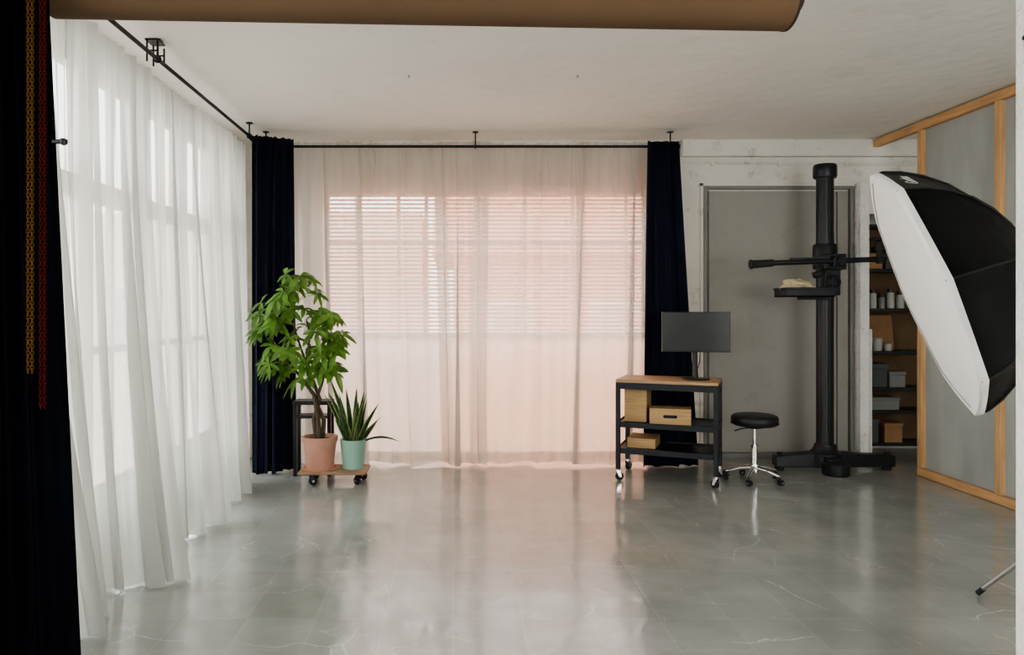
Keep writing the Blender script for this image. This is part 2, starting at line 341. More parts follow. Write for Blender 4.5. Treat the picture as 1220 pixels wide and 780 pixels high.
# back window
w2=struct(thing('window_2','x','x',(0,RY1+.1,0)))
fr=MB(); fr.bx(bx0,bx1,-.04,.04,bz0,bz0+.03).bx(bx0,bx1,-.04,.04,bz1-.06,bz1).bx(bx0,bx1,-.03,.03,2.13,2.17).bx(bx0,bx1,-.04,.04,bzm-.02,bzm+.02)
mp=[385,428,475,508,530,570,625,682,745,772]
for i,p in enumerate(mp):
    x=PX(p,7.6); x=min(max(x,bx0+.03),bx1-.03); fr.bx(x-.017,x+.017,-.035,.035,bzm,bz1)
fr.build('window_frame',M['frame'],w2,bevel=.004)
MB().bx(bx0,bx1,-.004,.004,bzm,bz1).build('pane',M['glass'],w2,smooth=False)
xm=PX(528,7.6)
MB().add([(bx0,0,bz0),(xm,0,bz0),(xm,0,bzm),(bx0,0,bzm)],[(0,1,2,3)]).build('glow_tint_pane',M['glowtintpale'],w2,smooth=False)  # lower panes added to carry the warm glow below the blinds
MB().add([(xm,0,bz0),(bx1,0,bz0),(bx1,0,bzm),(xm,0,bzm)],[(0,1,2,3)]).build('glow_tint_pane',M['frost'],w2,smooth=False)
# unseen windows, added to let fill light into the room
w3=struct(thing('fill_window_rear','x','x',(0,RY0-.1,0)))
fr=MB(); fr.bx(fx0,fx1,-.04,.04,fz0,fz0+.06).bx(fx0,fx1,-.04,.04,fz1-.06,fz1)
for i in range(6): x=fx0+.03+(fx1-fx0-.06)*i/5; fr.bx(x-.03,x+.03,-.035,.035,fz0,fz1)
fr.build('window_frame',M['frame'],w3,bevel=.004)
MB().bx(fx0,fx1,-.004,.004,fz0,fz1).build('pane',M['glass'],w3,smooth=False)
w4=struct(thing('fill_window_left','x','x',(RX0-.1,0,0)))  # added out of view so side light reaches softbox and pillar
fr=MB(); fr.bx(-.04,.04,my0,my1,mz0,mz0+.06).bx(-.04,.04,my0,my1,mz1-.06,mz1)
for i in range(4): y=my0+.03+(my1-my0-.06)*i/3; fr.bx(-.04,.04,y-.03,y+.03,mz0,mz1)
fr.build('window_frame',M['frame'],w4,bevel=.004)
MB().bx(-.004,.004,my0,my1,mz0,mz1).build('pane',M['glass'],w4,smooth=False)
# blinds
segs=[(388,566,'left half'),(574,768,'right half')]
for a,b,s in segs:
    xa,xb=PX(a,7.47),PX(b,7.47)
    t=thing('venetian_blind','pale slatted venetian blind over the %s of the back window'%s,'blind',((xa+xb)/2,7.462,1.22),0,'venetian blinds at the back window')
    hw=(xb-xa)/2
    MB().bx(-hw,hw,-.02,.02,1.40,1.44).build('headrail',M['white'],t,bevel=.003)
    MB().bx(-hw,hw,-.015,.015,.005,.025).build('bottom_rail',M['white'],t,bevel=.003)
    sl=MB()
    for k in range(34): sl.box((0,0,.05+k*.040),(hw*2,.036,.002),(math.radians(40),0,0))
    sl.build('slats',M['slat'],t,smooth=False)
    for fx in (-.75,0,.75): MB().cyl((fx*hw,-.018,.02),(fx*hw,-.018,1.41),.0015,seg=5).build('ladder_cord',M['white'],t)
# grey door
d=struct(thing('door_1','x','x',(0,0,0)))
dx0,dx1,dz=PX(838,7.48),PX(1015,7.48),2.69
MB().bx(dx0+.05,dx1-.16,7.468,7.497,.06,dz-.05).build('door_panel',M['door'],d,bevel=.003)
MB().bx(dx1-.15,dx1-.05,7.462,7.497,.06,dz-.05).build('door_side_panel',M['door'],d,bevel=.003)
MB().bx(dx0,dx0+.03,7.45,7.5,0,dz).bx(dx1-.03,dx1,7.45,7.5,0,dz).bx(dx0+.03,dx1-.03,7.45,7.5,dz-.03,dz).bx(dx0+.03,dx1-.03,7.46,7.5,0,.055).build('door_frame',M['doorframe'],d,bevel=.003)
MB().bx(dx0-.03,dx0,7.47,7.5,0,dz+.03).bx(dx0-.03,dx1+.02,7.47,7.5,dz,dz+.03).build('door_casing',M['wall'],d,bevel=.003)
struct(MB().bx(PX(812,7.47),RX1,7.43,7.5,2.98,H).build('trim_1',M['wall'],smooth=False,bevel=.01))
struct(MB().bx(dx1+.02,XN-.005,7.36,7.5,0,2.71).bx(dx1+.10,XN-.005,7.31,7.36,0,1.28).build('trim_2',M['pillar'],smooth=False,bevel=.006))
# pipe
pp=MB(); z=1.5+183/900*7.42-.09
pp.tube([(PX(812,7.45),7.485,z+.01),(PX(900,7.45),7.485,z),(PX(1000,7.45),7.485,z-.012),(PX(1092,7.45),7.485,z-.01)],.012,10)
cp=thing('conduit_pipe','thin white painted conduit pipe along the back wall above the grey door','pipe')
pp.build('pipe',M['wall'],cp)
for px in (850,930,1010,1080): MB().box((PX(px,7.45),7.4835,z-.004),(.03,.036,.036)).build('clip',M['wall'],cp,bevel=.003)
# ================================================================= CURTAINS
def lerp_path(pts,u):
    n=len(pts)-1; f=min(u*n,n-1e-6); i=int(f); a=Vector(pts[i]);b=Vector(pts[i+1]); return a.lerp(b,f-i)
def curtain(name,top,bot,zt,folds,at,ab,seed,m,label,cat='curtain',group=None,zb=.008,ease=1.0,nv=44,irr=1.0,fine=.12,edge=.05,hem=.0,stripes=()):
    r=random.Random(seed); ph=[r.random()*6.28 for _ in range(12)]
    td=(Vector(top[-1])-Vector(top[0])).normalized(); nr=Vector((td[1],-td[0]))
    def base(u,t):
        T=1-t
        w=(.8*math.sin(2*PI*u*1.3+ph[0])+.5*math.sin(2*PI*u*2.7+ph[1]+T*1.0))*irr
        return 2*PI*folds*u+w*1.8+ph[2]+.9*T*math.sin(ph[3]+u*6)
    def fn(u,t):
        T=1-t
        a=lerp_path(top,u);b=lerp_path(bot,u); p=a.lerp(b,T**ease)
        s=base(u,t)
        am=at+(ab-at)*T**.7
        am*= .6+.4*math.sin(2*PI*u*1.7+ph[4]+T*1.2)+.15*math.sin(2*PI*u*3.9+ph[8])
        sn=math.sin(s); off=am*(sn*abs(sn)**.35+.25*math.sin(2*s+ph[5]+T))
        off+= am*fine*math.sin(s*3.7+ph[6]+T*2)+ab*fine*.7*math.sin(2*PI*folds*u*2.6+ph[9]-T*1.5)
        off+= (1-T)**5*at*.6*math.sin(2*PI*folds*u*4+ph[7])
        tn=am*.8*math.cos(s+.5)
        q=p+nr*off+td*tn
        zz=zb+.014*max(0,math.sin(s*.5+ph[10]))+hem*(.5+.5*math.cos(u*2*PI+ph[3]*.2))
        z=zz+(zt-zz)*t
        return Vector((q[0],q[1],z))
    nu=int(folds*30)+30
    o=MB().grid(fn,nu,nv).build(name,m,recalc=False)
    o.data.set_sharp_from_angle(angle=PI)
    at_=o.data.attributes.new('density_shade','FLOAT','POINT')
    vals=[]
    for j in range(nv+1):
        t=j/nv; T=1-t
        for i in range(nu+1):
            u=i/nu; s=base(u,t)
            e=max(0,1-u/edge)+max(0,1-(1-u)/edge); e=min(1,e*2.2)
            f=max(0,math.cos(s*.5+ph[11]))**7*.85 + max(0,math.sin(s+ph[6]))**8*.35  # fold shading painted along the pleats
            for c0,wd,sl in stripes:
                q=(u-(c0+sl*T))/(wd*(1+.5*T)); f=max(f,1.0*math.exp(-q*q*q*q))  # bands painted in for overlaps and folds that catch light
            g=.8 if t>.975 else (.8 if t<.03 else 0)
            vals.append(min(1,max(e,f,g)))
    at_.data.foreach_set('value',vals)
    return tag(o,label,cat,group)
LG='sheer white curtains along the left window'
XR=-1.92
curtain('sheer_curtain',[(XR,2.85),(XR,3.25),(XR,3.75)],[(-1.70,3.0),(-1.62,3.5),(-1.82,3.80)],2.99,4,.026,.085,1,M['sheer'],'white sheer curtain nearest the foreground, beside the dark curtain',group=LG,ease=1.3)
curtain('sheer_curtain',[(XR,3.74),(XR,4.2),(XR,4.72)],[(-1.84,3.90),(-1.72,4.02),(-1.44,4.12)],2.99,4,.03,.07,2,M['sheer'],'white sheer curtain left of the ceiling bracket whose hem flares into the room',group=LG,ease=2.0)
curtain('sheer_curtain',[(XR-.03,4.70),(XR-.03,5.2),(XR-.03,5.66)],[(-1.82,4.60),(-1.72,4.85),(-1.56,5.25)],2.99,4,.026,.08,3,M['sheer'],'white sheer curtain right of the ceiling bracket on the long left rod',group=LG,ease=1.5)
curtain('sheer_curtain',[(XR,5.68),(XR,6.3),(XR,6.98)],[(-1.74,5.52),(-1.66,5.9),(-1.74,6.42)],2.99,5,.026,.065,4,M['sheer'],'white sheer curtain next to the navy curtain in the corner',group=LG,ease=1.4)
BG='sheer white curtains across the back window'
YB=7.215
def bc(p0,p1,q0,q1,folds,seed,label,dy=0,dyb=-.10,ab=.095,at=.026,irr=1.0,stripes=()):
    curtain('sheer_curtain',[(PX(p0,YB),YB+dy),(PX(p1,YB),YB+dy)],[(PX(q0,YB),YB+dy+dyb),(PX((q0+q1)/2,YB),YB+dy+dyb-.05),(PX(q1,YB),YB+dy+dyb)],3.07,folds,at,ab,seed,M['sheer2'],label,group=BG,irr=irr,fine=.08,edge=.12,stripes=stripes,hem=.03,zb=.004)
bc(340,432,352,446,2.4,11,'white sheer curtain behind the potted tree, leftmost over the back window',stripes=((.92,.08,.0),(.4,.03,.1)))
bc(420,530,434,540,2.4,12,'white sheer curtain between the snake plant and the middle of the back window',dy=.06,stripes=((.45,.03,.1),(.9,.08,-.02)))
bc(514,584,526,582,1.8,13,'narrow white sheer curtain panel under the middle rod bracket',dy=-.01,stripes=((.08,.14,.0),(.88,.14,-.02)))
bc(566,703,562,692,2.6,14,'wide white sheer curtain right of the middle rod bracket',dy=.06,stripes=((.36,.025,-.1),(.62,.018,.05),(.95,.05,0)))
bc(688,786,676,772,2.4,15,'white sheer curtain beside the cart and the right navy curtain',dy=0,stripes=((.06,.10,.0),(.5,.03,.06)))
curtain('navy_curtain',[(-1.84,6.92),(-1.66,7.0),(-1.50,7.10)],[(-1.78,6.70),(-1.62,6.76),(-1.44,6.96)],3.07,5,.035,.05,21,M['navy'],'navy blue opaque curtain in the corner behind the potted tree',group='navy curtains',irr=.5)
curtain('navy_curtain',[(PX(771,7.1),7.09),(PX(808,7.1),7.09)],[(PX(762,7.1),7.02),(PX(800,7.1),7.04),(PX(828,7.15),7.10)],3.05,4,.025,.045,22,M['navy'],'navy blue opaque curtain behind the monitor and cart',group='navy curtains',irr=.5)
curtain('dark_curtain',[(-1.98,2.5),(-1.6,2.5),(-1.36,2.5)],[(-1.95,2.48),(-1.55,2.48),(-1.19,2.5)],3.05,6,.02,.03,31,M['blackcloth'],'black curtain hanging in the left foreground',irr=.4)
# rods
def rod(name,a,b,r,label,brs):
    a=Vector(a);b=Vector(b); t=thing(name,label,'curtain rod',a,0); L=b-a
    MB().cyl((0,0,0),L,r,seg=14).build('rod',M['rod'],t)
    dn=L.normalized()
    for s,e in ((-1,Vector((0,0,0))),(1,L)):
        MB().cyl(e,e+dn*s*.03,r*1.9,seg=16).build('finial',M['rod'],t,bevel=.003)
    for f in brs:
        p=L*f; top=H-a.z
        m=MB(); m.cyl(p,p+Vector((0,0,top-.002)),.007,seg=8); m.box(p+Vector((0,0,top-.006)),(.05,.05,.008)); m.torus(p,r+.006,.006,16,6,R=Vector((0,0,1)).rotation_difference(dn).to_matrix())
        m.build('bracket',M['rod'],t)
    return t
rd=rod('curtain_rod',(-1.83,2.85,3.03),(-1.83,6.86,3.03),.013,'long black curtain rod along the left window, running into depth',[.05,.455,.98])
p=Vector((0,4.70-2.85,0)); m=MB()
for oy in (-.05,.05):
    m.box(p+Vector((-.025,oy,.045)),(.07,.009,.009)); m.box(p+Vector((-.055,oy,.045)),(.009,.009,.13)); m.box(p+Vector((.012,oy,.045)),(.009,.009,.09))
m.box(p+Vector((-.025,0,.112)),(.08,.12,.008)); m.box(p+Vector((.012,0,-.004)),(.010,.11,.010))
m.build('box_bracket',M['rod'],rd)
rod('curtain_rod',(PX(312,7.13),7.13,3.01),(PX(806,7.13),7.13,3.01),.013,'black curtain rod across the back window',[.01,.515,.985])
rod('curtain_rod',(-2.0,2.5,3.07),(-1.33,2.5,3.07),.013,'short black rod holding the foreground black curtain',[.2,.9])
m=MB(); cpos=Vector((-1.305,2.5,2.045)); m.cyl(cpos+Vector((-.02,0,0)),cpos+Vector((.012,0,0)),.008,seg=10); m.lathe([(.004,-.012),(.012,-.008),(.014,0),(.012,.008),(.004,.012)],cpos+Vector((.015,0,0)),16)
tag(m.build('spring_clip',M['blackplastic']),'small black clip on the edge of the foreground black curtain','clip')
# ================================================================= PAPER ROLL + chains
a=Vector((-1.41,2.65,2.625)); b=Vector((1.225,2.77,2.625)); dn=(b-a).normalized()
rt=thing('paper_roll','brown kraft paper backdrop roll hanging across the top of the view','paper roll',a)
R=dn.to_track_quat('Z','Y').to_matrix(); L=(b-a).length
MB().lathe([(.110,0),(.110,L)],(0,0,0),64,R=R).build('roll',M['paper'],rt)
MB().lathe([(.100,-.004),(.1115,-.004),(.1115,.006),(.100,.006)],(b-a),64,R=R).build('roll_edge',M['paperedge'],rt)
MB().cyl(-dn*.05,(b-a)+dn*.05,.028,seg=20).build('core',M['card'],rt)
for e,s in ((a,-1),(b,1)):
    q=e+dn*s*.04; t=thing('roll_bracket','black ceiling bracket at the %s end of the paper roll'%('left' if s<0 else 'right'),'bracket',(q.x,q.y,H),0,'paper roll brackets')
    MB().box((0,0,-.005),(.06,.14,.01)).build('ceiling_plate',M['blackmetal'],t,bevel=.002)
    MB().box((0,0,-.245),(.012,.05,.48)).build('arm',M['blackmetal'],t,bevel=.002)
    mm=MB(); mm.torus((0,0,-.525),.036,.008,20,8,R=Vector((0,0,1)).rotation_difference(dn).to_matrix()); mm.build('hook',M['blackmetal'],t)
def chain(px,Y,ztop,zbot,m,label):
    x=PX(px,Y); mb=MB(); z=ztop; k=0
    while z>zbot:
        for off in (-.0065,.0065):
            mb.torus((off,0,z),.0075,.0026,10,5,R=Euler((PI/2,0,PI/2*(k%2)+.4)).to_matrix(),sx=.6)
        z-=.0115;k+=1
    o=mb.build('pull_chain',m); o.location=(x,Y,0)
    return tag(o,label,'chain','pull chains in front of the black curtain')
chain(36,2.42,2.8,P(35,445,2.42).z,M['orange_p'],'orange plastic pull chain before the foreground black curtain')
chain(51,2.42,2.8,P(51,486,2.42).z,M['red_p'],'red plastic pull chain before the foreground black curtain')
t=thing('chain_bracket','dark bar on the ceiling that carries the pull chains','bracket',(PX(43,2.42),2.42,H))
MB().box((0,0,-.005),(.16,.06,.01)).build('ceiling_plate',M['blackmetal'],t); MB().box((0,0,-.18),(.02,.02,.35)).build('arm',M['blackmetal'],t); MB().cyl((-.06,0,-.345),(.06,0,-.345),.014).build('chain_roller',M['blackmetal'],t)
for px,py,s in ((487,90,'left'),(688,90,'right')):
    Y=1.65*900/(365-py); x=PX(px,Y)
    m=MB(); m.cyl((0,0,-.008),(0,0,0),.009,seg=10); m.cyl((0,0,-.02),(0,0,-.008),.003,seg=8)
    o=m.build('ceiling_screw',M['steel']); o.location=(x,Y,H); tag(o,'tiny screw in the bare ceiling, %s one of the pair'%s,'screw','ceiling screws')
t=thing('wall_bracket','small black metal bracket high on the white foreground pillar','bracket',(1.93,2.53,0))
zb_=P(1213,45,2.53).z
MB().box((-.004,0,zb_),(.008,.03,.06)).build('plate',M['blackmetal'],t,bevel=.001); MB().cyl((-.008,0,zb_),(-.02,0,zb_),.008).build('pin',M['blackmetal'],t)
# ================================================================= PARTITION
pt=thing('partition_screen','pine framed partition with grey translucent plastic panels on the right','partition',(4.155,0,0))
posts=[6.69,5.73,4.77,3.81,2.85]
for y in posts: MB().bx(-.03,.03,y-.03,y+.03,.075,3.06).build('post',M['pineV'],pt,bevel=.003)
MB().bx(-.03,.03,2.82,7.42,3.062,3.135).build('top_rail',M['pine'],pt,bevel=.003)
MB().bx(-.03,.03,2.82,6.72,.003,.073).build('bottom_rail',M['pine'],pt,bevel=.003)
for i in range(4): MB().bx(.012,.022,posts[i+1]+.03,posts[i]-.03,.075,3.06).build('panel',M['poly'],pt,smooth=False)
# ================================================================= caster helper
def caster(par,loc,h,r,wm,fm,rz=0,name='caster',w=.022):
    x,y,z=loc; Rm=Euler((0,0,rz)).to_matrix()
    def q(a,b,c): v=Rm@Vector((a,b,c)); return Vector((x,y,z))+v
    m=MB(); m.cyl(q(0,0,h-.004),q(0,0,h),r*.75,seg=14)
    m.cyl(q(0,0,h-.02),q(0,0,h-.003),r*.35,seg=12)
    for s in (-1,1):
        vs=[q(-r*.55,s*w*.75,h-.018),q(r*.45,s*w*.75,h-.018),q(r*.75,s*w*.75,r*.8),q(r*.15,s*w*.75,r*.8)]
        vs+=[v+Rm@Vector((0,s*.003,0)) for v in vs]
        m.add(vs,[(0,1,2,3),(4,5,6,7),(0,1,5,4),(1,2,6,5),(2,3,7,6),(3,0,4,7)])
    m.box(q(-r*.05,0,h-.018),(r*1.0,w*1.6,.004),(0,0,rz))
    c=m.build(name,fm,par)
    wh=MB(); wh.lathe([(r*.4,-w/2),(r*.92,-w/2),(r,-w*.3),(r,w*.3),(r*.92,w/2),(r*.4,w/2)],q(r*.35,0,r),24,R=Rm@Euler((PI/2,0,0)).to_matrix())
    wh.build('wheel',wm,c)
    MB().cyl(q(r*.35,-w*.9,r),q(r*.35,w*.9,r),r*.25,seg=10).build('axle',M['steel'],c)
    return c
# ================================================================= CART
CA=math.radians(-23); CP=Vector((1.40,6.52,0))
cart=thing('utility_cart','black metal utility cart with wooden top and casters, holding the monitor','cart',CP,CA)
LL,WW=.84,.50
lt=.038
for x in (0,LL-lt):
    for y in (0,WW-lt): MB().bx(x,x+lt,y,y+lt,.10,.845).build('leg',M['blackmetal'],cart,bevel=.003)
MB().bx(0,LL,-.001,WW,.846,.872).build('tabletop',M['ply_edge'],cart,bevel=.003)
m=MB()
m.bx(lt,LL-lt,.004,.024,.79,.845).bx(lt,LL-lt,WW-.024,WW-.004,.79,.845).bx(.004,.024,lt,WW-lt,.79,.845).bx(LL-.024,LL-.004,lt,WW-lt,.79,.845)
m.build('top_frame',M['blackmetal'],cart,bevel=.002)
for z in (.49,.265):
    m=MB(); m.bx(.005,LL-.005,.005,WW-.005,z,z+.006)
    m.bx(lt,LL-lt,.004,.012,z-.03,z+.018).bx(lt,LL-lt,WW-.012,WW-.004,z-.03,z+.018).bx(.004,.012,lt,WW-lt,z-.03,z+.018).bx(LL-.012,LL-.004,lt,WW-lt,z-.03,z+.018)
    m.build('shelf',M['blackmetal'],cart,bevel=.002)
for x,y,a in ((lt/2,lt/2,.5),(LL-lt/2,lt/2,2.6),(lt/2,WW-lt/2,1.0),(LL-lt/2,WW-lt/2,.2)):
    caster(cart,(x,y,0),.10,.036,M['rubber'],M['chrome'],a)
cm=Matrix.Translation(CP)@Matrix.Rotation(CA,4,'Z')
def onc(x,y,z): return cm@Vector((x,y,z))
def apple(loc,dims,label,rz,hole=True):
    t=thing('wooden_box',label,'wooden box',loc,rz,'wooden boxes on the cart'); x,y,z=[k/2 for k in dims]
    MB().bx(-x,x,-y,y,0,z*2).build('body',M['birch'],t,bevel=.004)
    if hole:
        MB().bx(-.045,.045,-y-.0015,-y+.004,z-.012,z+.014).cyl((-.045,-y-.0015,z+.001),(-.045,-y+.004,z+.001),.013).cyl((.045,-y-.0015,z+.001),(.045,-y+.004,z+.001),.013).build('hand_hole',M['rubber'],t)
    for zz in (.016,z*2-.018): MB().bx(-x-.001,x+.001,-y-.001,y+.001,zz,zz+.002).build('ply_seam',M['dolly'],t,smooth=False)
    return t
apple(onc(.15,.26,.4975),(.19,.28,.29),'tall plywood box standing on the middle shelf of the cart',CA,False)
apple(onc(.44,.16,.4975),(.34,.20,.135),'low plywood box with dark hand hole on the middle shelf',CA+.10)
apple(onc(.20,.26,.2725),(.24,.30,.085),'flat plywood box lying on the lowest shelf of the cart',CA,False)
# monitor
mp_=onc(.64,.25,.8735)
mon=thing('computer_monitor','black flat computer monitor on a stand on the cart','monitor',mp_,math.radians(-6))
MB().lathe([(.0,0),(.115,0),(.118,.004),(.112,.010),(.02,.013),(0,.013)],(0,0,0),40).build('base',M['blackplastic'],mon)
m=MB(); m.tube([(0,.02,.01),(0,.035,.12),(0,.035,.30)],[.026,.022,.022],14); m.build('neck',M['blackplastic'],mon)
MB().bx(-.285,.285,-.02,.018,.235,.58).build('bezel',M['blackplastic'],mon,bevel=.004)
MB().bx(-.18,.18,.018,.045,.30,.54).build('back_housing',M['blackplastic'],mon,bevel=.008)
MB().bx(-.279,.279,-.0215,-.019,.252,.574).build('screen',M['screen'],mon)
m=MB(); m.tube([(.05,.05,.35),(.06,.12,.15),(.03,.16,.01),(.02,.17,.004)],.004,6); m.build('cable',M['rubber'],mon)
# ================================================================= STOOL
st=thing('rolling_stool','round black padded stool with chrome base on casters beside the cart','stool',(PX(899,6.5),6.5,0))
MB().lathe([(0,.480),(.17,.480),(.186,.492),(.193,.515),(.193,.545),(.184,.562),(.165,.571),(0,.574)],(0,0,0),48).build('seat',M['leather'],st)
MB().torus((0,0,.499),.192,.005,48,8).build('piping',M['rubber'],st)
MB().lathe([(0,.455),(.06,.455),(.09,.478),(0,.478)],(0,0,0),24).build('seat_plate',M['blackmetal'],st)
m=MB(); m.cyl((0,0,.13),(0,0,.30),.026); m.cyl((0,0,.30),(0,0,.455),.016); m.cyl((0,0,.295),(0,0,.31),.03); m.build('gas_column',M['chrome'],st)
m=MB(); m.tube([(0,0,.462),(-.12,-.03,.455),(-.19,-.05,.44)],.006,8); m.build('lever',M['blackplastic'],st)
MB().lathe([(0,.07),(.04,.07),(.045,.10),(.035,.145),(0,.145)],(0,0,0),24).build('hub',M['chrome'],st)
for k in range(5):
    a=2*PI*k/5+.35; c_,s_=math.cos(a),math.sin(a)
    m=MB(); m.tube([(c_*.03,s_*.03,.115),(c_*.12,s_*.12,.105),(c_*.215,s_*.215,.078),(c_*.23,s_*.23,.074)],[.02,.018,.013,.010],12); m.build('base_leg',M['chrome'],st)
    caster(st,(c_*.228,s_*.228,0),.066,.026,M['rubber'],M['blackplastic'],a+1.2,w=.03)
# ================================================================= COLUMN STAND
CX,CY=3.41,6.93
cs=thing('camera_stand','tall black studio camera stand with thick column and T-shaped foot','camera stand',(CX,CY,0))
MB().lathe([(.075,.12),(.075,2.68)],(0,0,0),40).build('column',M['stand'],cs)
MB().bx(-.012,.012,-.082,-.07,.35,2.65).build('column_track',M['blackmetal'],cs,bevel=.002)
MB().lathe([(0,2.675),(.095,2.675),(.102,2.69),(.102,2.78),(.092,2.80),(0,2.805)],(0,0,0),40).build('top_cap',M['stand'],cs)
MB().lathe([(0,.04),(.14,.04),(.14,.16),(.10,.20),(.09,.24),(0,.24)],(0,0,0),40).build('column_socket',M['stand'],cs)
for s,x in ((-1,-.46),(1,.63)):
    m=MB(); m.beam((s*.08,0,.035),(x,.02,.035),.13,.14,.11,.10); f=m.build('foot',M['stand'],cs,bevel=.01)
    MB().cyl((x-s*.05,.02,0),(x-s*.05,.02,.036),.04,seg=20).build('foot_pad',M['rubber'],f)
    MB().cyl((x-s*.05,.02,.12),(x-s*.05,.02,.16),.022,seg=14).build('level_knob',M['rubber'],f)
m=MB(); m.beam((0,-.08,.035),(0,-.20,.035),.15,.12,.13,.10); f=m.build('foot',M['stand'],cs,bevel=.01)
m=MB(); m.lathe([(0,.0),(.11,.0),(.115,.02),(.115,.10),(.09,.12),(0,.12)],(0,-.20,0),32); m.build('foot_drum',M['stand'],f)
MB().lathe([(.077,1.84),(.10,1.84),(.105,1.86),(.105,2.05),(.095,2.07),(.077,2.07)],(0,0,0),36).build('carriage_collar',M['stand'],cs)
MB().bx(-.10,.10,-.20,-.06,1.83,1.97).build('carriage_block',M['stand'],cs,bevel=.012)
MB().bx(-.07,.075,-.14,-.07,1.60,1.84).build('carriage_plate',M['stand'],cs,bevel=.01)
m=MB(); m.cyl((-.60,-.24,1.885),(.42,-.24,1.92),.024,seg=16); m.box((-.25,-.24,1.925),(.34,.05,.018),(0,-.03,0)); m.build('crossbar',M['stand'],cs)
m=MB(); m.cyl((-.77,-.25,1.872),(-.58,-.24,1.886),.036,.032,seg=16); m.cyl((-.785,-.25,1.871),(-.77,-.25,1.872),.042,seg=16); m.build('hand_grip',M['rubber'],cs)
m=MB(); m.bx(-.055,.055,-.275,-.2,1.855,1.945); m.build('bar_clamp',M['stand'],cs,bevel=.008)
MB().cyl((0,-.275,1.90),(0,-.31,1.90),.035,seg=18).build('lock_knob',M['rubber'],cs)
MB().cyl((-.10,-.12,1.80),(-.16,-.12,1.78),.03,seg=16).build('lock_knob',M['rubber'],cs)
m=MB()
for k in range(6): m.cyl((0,-.12,1.72),(math.cos(k*PI/3)*.055,-.16,1.72+math.sin(k*PI/3)*.055),.006,seg=6)
m.torus((0,-.16,1.72),.058,.008,24,8,R=Euler((PI/2,0,0)).to_matrix()); m.build('crank_wheel',M['rubber'],cs)
m=MB(); x0,x1,y0,y1,z0,z1=-.50,-.075,-.34,-.08,1.585,1.66
m.bx(x0,x1,y0,y1,z0,z0+.012).bx(x0,x1,y0,y0+.01,z0,z1).bx(x0,x1,y1-.01,y1,z0,z1).bx(x0,x0+.01,y0+.01,y1-.01,z0,z1).bx(x1-.01,x1,y0+.01,y1-.01,z0,z1)
m.bx(x0-.01,x1+.005,y0-.01,y0,z1-.012,z1+.006).bx(x0-.01,x0,y0,y1,z1-.012,z1+.006)
m.build('tray',M['blackmetal'],cs,bevel=.002)
m=MB(); m.bx(-.30,.0,-.13,-.10,1.56,1.585); m.build('tray_arm',M['stand'],cs,bevel=.003)
hx=.37
m=MB(); m.cyl((hx,-.24,1.88),(hx,-.24,2.0),.03,seg=16); m.lathe([(.01,0),(.04,.015),(.05,.05),(.04,.085),(.01,.1)],(hx,-.24,1.99),20); m.bx(hx-.07,hx+.07,-.29,-.19,2.085,2.11); m.cyl((hx,-.30,1.95),(hx,-.25,1.95),.018); m.tube([(hx+.02,-.24,2.03),(hx+.1,-.24,2.06),(hx+.12,-.24,2.12)],.012,8); m.build('camera_head',M['rubber'],cs)
bm=bmesh.new(); bmesh.ops.create_icosphere(bm,subdivisions=4,radius=.1)
for v in bm.verts:
    n_=math.sin(v.co.x*70+1)*math.cos(v.co.y*60)*.18+math.sin(v.co.x*33+v.co.z*50)*.15+math.sin(v.co.y*90+v.co.x*40)*.08
    v.co*=1+n_; v.co.z*=.62; v.co.x*=1.3; v.co.y*=.8
zm=min(v.co.z for v in bm.verts)
for v in bm.verts: v.co.z=max(v.co.z-zm,0)
me=bpy.data.meshes.new('cleaning_cloth'); bm.to_mesh(me); bm.free(); me.materials.append(M['tan'])
for p in me.polygons: p.use_smooth=True
o=bpy.data.objects.new('cleaning_cloth',me); C.objects.link(o); o.location=(CX-.35,CY-.21,1.5975)
tag(o,'crumpled tan cloth lying in the tray of the camera stand','cloth')
# ================================================================= SHELVING
sx0,sx1,sy0,sy1=4.09,5.3,7.50,7.92
sh=thing('shelving_unit','dark metal shelving unit seen through the gap beside the partition','shelf',(sx0,sy0+.13,0)); dY=.13
sy1-=.13
for x in (0,sx1-sx0-.03):
    for y in (0,sy1-sy0-.03): MB().bx(x,x+.03,y,y+.03,0,2.36).build('upright',M['blackmetal'],sh,bevel=.002)
SZ=[.12,.45,.68,1.05,1.48,1.88,2.33]
for z in SZ: MB().bx(0,sx1-sx0,.002,sy1-sy0-.002,z-.03,z).build('shelf_board',M['blackmetal'],sh,bevel=.002)
MB().bx(.0,sx1-sx0,sy1-sy0+.002,sy1-sy0+.008,.1,2.33).build('back_panel',M['backboard'],sh)
def jar(x,y,z,r,h,m,label):
    t=thing('jar',label,'jar',(x,y+dY,z),0,'jars on the shelving unit')
    MB().lathe([(0,.001),(r,.001),(r,h*.75),(r*.8,h*.82),(0,h*.82)],(0,0,0),20).build('body',m,t)
    MB().lathe([(0,h*.82),(r*.85,h*.82),(r*.85,h),(0,h)],(0,0,0),20).build('lid',M['blackplastic'],t)
yj=7.56
jar(4.18,yj,1.48,.032,.17,M['jar'],'grey jar with dark lid, leftmost on the upper shelf')
jar(4.27,yj,1.48,.036,.19,M['tub'],'white jar with dark lid, second on the upper shelf')
jar(4.36,yj,1.48,.032,.14,M['jar'],'short grey jar, third on the upper shelf')
jar(4.45,yj,1.48,.036,.2,M['tub'],'tall white jar, fourth on the upper shelf')
jar(4.55,yj,1.48,.036,.17,M['tub'],'white jar nearest the partition post')
def sbox(x,y,z,d,m,label,name='storage_box'):
    t=thing(name,label,'box',(x,y+dY-.02,z)); a,b_,c=d; b_=min(b_,.24)
    MB().bx(-a/2,a/2,-b_/2,b_/2,.001,c*.8).build('body',m,t,bevel=.005)
    MB().bx(-a/2-.006,a/2+.006,-b_/2-.006,b_/2+.006,c*.8,c).build('lid',m,t,bevel=.004)
